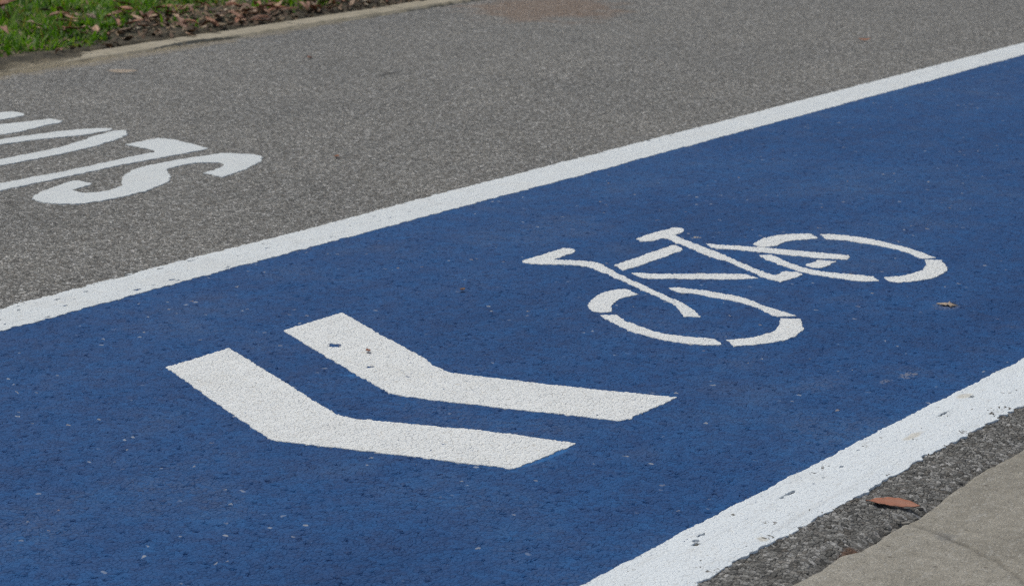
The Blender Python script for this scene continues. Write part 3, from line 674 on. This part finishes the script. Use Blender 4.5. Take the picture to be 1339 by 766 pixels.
# ------------------------------------------------------------------ dead leaves
def leaf_mesh(name, L, w, sickle, curl, fold, mat, twist=0., nseg=14, stalk=True):
    vs = []; qs = []
    t = np.linspace(0, 1, nseg + 1)
    for k, s in enumerate(t):
        hw = w * (math.sin(PI * min(1, s * .97 + .02)) ** .8) * (1 - .25 * s)
        if stalk and s < .08: hw = .0009
        a = (s - .5)
        cx = a * L; cy = sickle * L * (a * a * 4 - 1); cz = curl * L * (a * a * 4)
        tw = twist * a
        for j in (-1, -.5, 0, .5, 1):
            zz = fold * hw * abs(j) ** 1.5
            yy = hw * j
            vs.append((cx, cy + yy * math.cos(tw) - zz * math.sin(tw), cz + yy * math.sin(tw) + zz * math.cos(tw) + .0006 * math.sin(k * 2.1 + j * 3)))
    for k in range(nseg):
        for j in range(4):
            i = k * 5 + j
            qs.append((i, i + 1, i + 6, i + 5))
    vs = np.array(vs); n = len(vs)
    vs[:, 2] -= vs[:, 2].min()
    # real thickness: lower skin and rim
    q = np.array(qs)
    low = vs.copy(); low[:, 2] -= .0007
    rim = []
    edge = [k * 5 for k in range(nseg + 1)]; edge2 = [k * 5 + 4 for k in range(nseg + 1)]
    for e, f in ((edge, 1), (edge2, 0)):
        for a, b in zip(e[:-1], e[1:]):
            rim.append((b, a, a + n, b + n)[::1] if f else (a, b, b + n, a + n))
    ob = mesh_object(name, np.concatenate([vs, low]), np.concatenate([q[:, ::-1], q + n, np.array(rim)]), [], mat)
    return ob
def place(o, u, v, z, rz, rx=0., ry=0., s=1.):
    o.location = (u, v, z); o.rotation_euler = (rx, ry, rz); o.scale = (s, s, s)
    return o

# the orange-brown leaf by the pavement
o = leaf_mesh('dead_leaf', .084, .0130, -.055, .035, .22, M['leaf_orange'], .5)
place(o, 3.331, 1.560, .006, math.atan2(1.522 - 1.601, 3.340 - 3.320), rx=.30)
tag(o, 'orange-brown pointed leaf lying on the bare asphalt strip beside the concrete pavement', 'leaf')
# strays on the path and lane
def stray(mesh_args, u, v, z, rz, label, s=1., rx=.1, ry=.0, cat='leaf', nm='dead_leaf'):
    o = leaf_mesh(nm, *mesh_args); place(o, u, v, z, rz, rx, ry, s); tag(o, label, cat); return o
stray((.11, .011, .04, .03, .3, M['leaf_straw']), 6.291, 5.957, .011, math.atan2(5.924 - 5.990, 6.314 - 6.268), 'thin straw-coloured dry leaf on the asphalt path just below the kerb', rx=.5)
stray((.052, .009, .06, .12, .4, M['leaf_red']), 8.590, 4.215, .008, -.75, 'small dark red-brown leaf alone on the asphalt path above the long white line', rx=.3)
stray((.024, .008, .0, .15, .3, M['leaf_red']), 5.346, 4.252, .006, .4, 'tiny rust-brown leaf scrap on the asphalt to the right of the letter S')
stray((.030, .010, .0, .2, .4, M['leaf_orange']), 6.968, 5.661, .006, 1.1, 'tiny pale orange leaf scrap on the asphalt path near the kerb')
stray((.020, .006, .0, .12, .3, M['leaf_dark']), 4.167, 2.976, .008, .2, 'tiny dark leaf scrap on the blue lane left of the bicycle handlebar')
stray((.020, .0055, .0, .1, .2, M['leaf_orange'], 0., 8, False), 3.632, 2.819, .0085, .9, 'tiny brown leaf scrap on the white chevron with the worn spots')
# star-shaped crumpled flake right of the rear wheel
def star_mesh():
    vs = [(0, 0, .004)]; n = 9
    for k in range(n * 2):
        r = (.021 if k % 2 == 0 else .009) * (1 + .35 * math.sin(k * 5.3))
        a = PI * k / n
        vs.append((r * math.cos(a), r * math.sin(a), .001 + .003 * (k % 3 == 0)))
    m = len(vs); tr = [(0, 1 + k, 1 + (k + 1) % (2 * n)) for k in range(2 * n)]
    lowr = [(x, y, z - .0012) for x, y, z in vs]
    rim = [(1 + (k + 1) % (2 * n), 1 + k, 1 + k + m, 1 + (k + 1) % (2 * n) + m) for k in range(2 * n)]
    return mesh_object('dead_flower', vs + lowr, rim, tr + [(c + m, b + m, a + m) for a, b, c in tr], M['leaf_straw'])
o = place(star_mesh(), 4.636, 2.061, .0048, .3)
tag(o, 'small tan star-shaped dried flower on the blue lane in front of the rear wheel', 'flower')

# leaf litter on the verge: a few kinds, copied one by one
kinds = []
for k in range(4):
    kinds.append(('red', leaf_mesh('dead_leaf', random.uniform(.085, .12), random.uniform(.011, .016), random.uniform(.02, .12), random.uniform(-.14, .16), random.uniform(.2, .8), M['leaf_red'], random.uniform(-1.4, 1.4))))
for k in range(4):
    kinds.append(('tan', leaf_mesh('dead_leaf', random.uniform(.075, .11), random.uniform(.010, .015), random.uniform(.02, .12), random.uniform(-.12, .18), random.uniform(.2, .8), M['leaf_tan'], random.uniform(-1.4, 1.4))))
for k in range(2):
    kinds.append(('dark', leaf_mesh('dead_leaf', random.uniform(.07, .1), random.uniform(.012, .016), random.uniform(.02, .1), random.uniform(-.1, .15), random.uniform(.3, .8), M['leaf_dark'], random.uniform(-1, 1))))
for c, o in kinds: col.objects.unlink(o)
LAB = dict(red='red-brown curled dead leaf in the leaf litter of the grass verge behind the kerb',
           tan='pale tan dry dead leaf in the leaf litter of the grass verge behind the kerb',
           dark='dark brown dead leaf in the leaf litter of the grass verge behind the kerb')
GRP = dict(red='red-brown dead leaves on the verge', tan='tan dead leaves on the verge', dark='dark dead leaves on the verge')
def litter(u, v, kind=None, up=.0, s=1., rz=None, label=None, tilt=.3):
    ks = [k for k in kinds if kind is None or k[0] == kind]
    c, src = random.choice(ks)
    o = src.copy(); col.objects.link(o)
    z = float(soil_z(np.array([u]), np.array([v]))[0]) + .014 + up
    place(o, u, v, z, random.uniform(0, 2 * PI) if rz is None else rz, random.uniform(-tilt, tilt), random.uniform(-tilt, tilt), s * random.uniform(.85, 1.2))
    tag(o, label or LAB[c], 'leaf', GRP[c])
    return o
litter(6.98, 7.27, 'red', .05, 1.7, -.95, 'largest red-brown dead leaf standing in the grass at the left edge', .5)
pl = T['leafpix'][1:]
pk = ['red', 'tan', 'tan', 'red', 'tan', 'tan', 'tan', 'tan', 'red', 'tan', 'tan', 'red', 'tan', 'tan', 'red', 'tan', 'red', 'red', 'red', 'tan', 'red', 'tan', 'red', 'red']
for (u, v), k in zip(pl, pk):
    litter(u, v, k, .035 if grass_density(np.array([u]), np.array([v]))[0] > .5 else .002, 1.05)
def in_view(u, v, m=.25):
    # only where the photo's camera could see, with a margin all round
    return (v - 6.24) / 1 > -.1 and u + .685 * (v - 4.28) < 10.32 + m + .4
n = 0; tries = 0
while n < 235 and tries < 9000:
    tries += 1
    u = random.uniform(6.7, 9.3); v = 6.47 + abs(random.gauss(0, .38))
    dens = .35 + .65 * min(1, max(0, (u - 6.95) / .3))
    if random.random() > dens or not in_view(u, v): continue
    if u < 7.25 and v < 6.56: continue
    gd = grass_density(np.array([u]), np.array([v]))[0]
    if gd > .6 and random.random() < .45: continue
    litter(u, v, random.choices(['red', 'tan', 'dark'], [.45, .38, .17])[0], .03 if gd > .5 else random.uniform(.004, .024), random.uniform(.65, 1.15), tilt=.45)
    n += 1
n = 0
while n < 46:
    u = random.uniform(5.9, 7.3); v = random.uniform(6.6, 8.1)
    litter(u, v, random.choice(['red', 'tan', 'dark']), .032, random.uniform(.6, 1.05), tilt=.6); n += 1

for k in range(34):
    u = random.uniform(5.9, 7.3); v = random.uniform(6.40, 6.85)
    litter(u, v, random.choice(['red', 'tan', 'dark', 'tan']), .006, random.uniform(.35, .75), tilt=.4)

# crumbled leaf bits, twigs and husks that nobody could count
def bits(n):
    U = rng.uniform(5.9, 9.6, n); V = 6.43 + np.abs(rng.normal(0, .40, n)) * 1.0
    k = (rng.uniform(0, 1, n) < .35 + .65 * np.clip((U - 6.9) / .3, 0, 1)) & (V > 6.40 + .06 * np.clip(7.2 - U, 0, 1))
    U, V = U[k], V[k]; n = len(U)
    th = rng.uniform(0, 2 * PI, n); L = rng.uniform(.006, .026, n); W = L * rng.uniform(.15, .5, n)
    z = soil_z(U, V) + .012 + rng.uniform(0, .012, n); t1 = rng.uniform(-.6, .6, n); t2 = rng.uniform(-.8, .8, n)
    P = []
    for a, b in ((-1, 0), (0, -1), (1, 0), (0, 1)):
        P.append(np.stack([U + a * L * np.cos(th) - b * W * np.sin(th), V + a * L * np.sin(th) + b * W * np.cos(th), z + a * L * t1 + b * W * t2], -1))
    return np.stack(P, 1).reshape(-1, 3), np.arange(n * 4).reshape(-1, 4)
def mat_bits():
    N = NT('crumbled_leaf_bits')
    c = N.ramp(N.geo.outputs['Random Per Island'], [(0, (.04, .026, .016)), (.35, (.10, .06, .034)), (.65, (.19, .115, .064)), (.88, (.30, .21, .125)), (1, (.40, .34, .25))])
    N.put(N.b.inputs['Base Color'], c); N.b.inputs['Roughness'].default_value = .8
    return N.m
bv, bq = bits(3600)
tag(mesh_object('leaf_litter', bv, bq, [], mat_bits()), 'crumbled brown leaf bits scattered over the soil behind the kerb', 'leaf litter', kind='stuff')

# loose chips of broken asphalt in the gap beside the pavement
def chip_mesh(seed):
    r = np.random.default_rng(seed)
    n = 7; top = []; bot = []
    for k in range(n):
        a = 2 * PI * k / n + r.uniform(-.25, .25); d = r.uniform(.7, 1.15)
        top.append((math.cos(a) * d * .82, math.sin(a) * d * .6, r.uniform(.35, .5))); bot.append((math.cos(a) * d, math.sin(a) * d * .72, 0))
    vs = top + bot + [(0, 0, .5)]
    tr = [(2 * n, k, (k + 1) % n) for k in range(n)]
    q = [(k, k + n, (k + 1) % n + n, (k + 1) % n) for k in range(n)]
    ob = mesh_object('asphalt_chip', vs, q, tr, M['chip'])
    ob.data.polygons.foreach_set('use_smooth', np.zeros(len(ob.data.polygons), bool))
    col.objects.unlink(ob)
    return ob
def mat_chip():
    N = NT('loose_asphalt_chip')
    oi = N.n('ShaderNodeObjectInfo').outputs['Random']
    c = N.mix(1., N.ramp(N.noise(300., 3., .7, dim='3D'), [(.3, (.10, .097, .09)), (.7, (.24, .232, .215))]), N.ramp(oi, [(0, (.6,) * 3), (1, (1.25, 1.22, 1.18))]), 'MULTIPLY')
    N.put(N.b.inputs['Base Color'], c); N.b.inputs['Roughness'].default_value = .9
    return N.m
M['chip'] = mat_chip()
protos = [chip_mesh(k) for k in range(4)]
spots = [(3.221, 1.516, .016), (3.202, 1.517, .011), (3.253, 1.518, .013), (3.290, 1.518, .012), (3.325, 1.518, .008), (3.280, 1.527, .009), (3.236, 1.524, .009), (3.175, 1.514, .008),
         (3.42, 1.522, .007), (3.51, 1.530, .007), (3.06, 1.530, .007), (2.99, 1.533, .006), (3.62, 1.530, .007), (3.36, 1.528, .007)]
for k, (u, v, s) in enumerate(spots):
    o = protos[k % 4].copy(); col.objects.link(o)
    z = float(strip_z(np.array([u]), np.array([v]))[0])
    place(o, u, v, z + .0005, random.uniform(0, 6), random.uniform(-.2, .2), random.uniform(-.2, .2), s)
    tag(o, 'small grey chip of broken asphalt in the crumbled gap along the concrete pavement', 'stone', 'broken asphalt chips beside the pavement')
o = bpy.data.objects.get('asphalt_chip')

# ------------------------------------------------------------------ camera, light, sky
cam = bpy.data.cameras.new('camera'); co_ = bpy.data.objects.new('camera', cam); col.objects.link(co_)
co_.location = (0, 0, CAM_H)
p, y = math.radians(CAM_PITCH), math.radians(CAM_YAW)
fwd = Vector((math.cos(y) * math.cos(p), math.sin(y) * math.cos(p), -math.sin(p)))
co_.rotation_euler = fwd.to_track_quat('-Z', 'Y').to_euler()
cam.sensor_width = 36; cam.lens = CAM_LENS; cam.clip_start = .05; cam.clip_end = 2000
cam.dof.use_dof = True; cam.dof.focus_distance = 4.3; cam.dof.aperture_fstop = 12.5
sc.camera = co_

SUN_EL, SUN_AZ = 66., 75.          # degrees; azimuth from +X towards +Y: light comes from beyond the path
sd = Vector((math.cos(math.radians(SUN_EL)) * math.cos(math.radians(SUN_AZ)), math.cos(math.radians(SUN_EL)) * math.sin(math.radians(SUN_AZ)), math.sin(math.radians(SUN_EL))))
lamp = bpy.data.lights.new('sun', 'SUN'); lamp.energy = 1.1; lamp.angle = math.radians(24); lamp.color = (.99, .985, .95)
lo_ = bpy.data.objects.new('sun', lamp); lo_.rotation_euler = sd.to_track_quat('Z', 'Y').to_euler(); lo_.location = (0, 0, 20); col.objects.link(lo_)
w = bpy.data.worlds.new('World'); sc.world = w; w.use_nodes = True
nt = w.node_tree; nt.nodes.clear()
sky = nt.nodes.new('ShaderNodeTexSky'); sky.sky_type = 'NISHITA'; sky.sun_disc = False
sky.sun_elevation = math.radians(SUN_EL); sky.sun_rotation = math.radians(90 - SUN_AZ)
sky.air_density = 1.; sky.dust_density = 6.; sky.ozone_density = 1.
bg = nt.nodes.new('ShaderNodeBackground'); bg.inputs['Strength'].default_value = .10
wo = nt.nodes.new('ShaderNodeOutputWorld')
tint = nt.nodes.new('ShaderNodeMix'); tint.data_type = 'RGBA'; tint.blend_type = 'MULTIPLY'; tint.inputs[0].default_value = 1.
tint.inputs[7].default_value = (.94, 1., .99, 1)      # thin overcast: less violet than a clear sky
nt.links.new(sky.outputs[0], tint.inputs[6]); nt.links.new(tint.outputs[2], bg.inputs[0]); nt.links.new(bg.outputs[0], wo.inputs[0])

sc.view_settings.view_transform = 'Standard'; sc.view_settings.look = 'None'
sc.view_settings.gamma = 1.; sc.view_settings.use_curve_mapping = False
sc.view_settings.exposure = 0.
sc.render.engine = 'CYCLES'
sc.cycles.max_bounces = 4; sc.cycles.diffuse_bounces = 3; sc.cycles.glossy_bounces = 2; sc.cycles.transmission_bounces = 2
sc.cycles.use_denoising = False; sc.cycles.denoiser = 'OPENIMAGEDENOISE'; sc.cycles.denoising_input_passes = 'RGB_ALBEDO_NORMAL'
sc.cycles.filter_width = 1.35
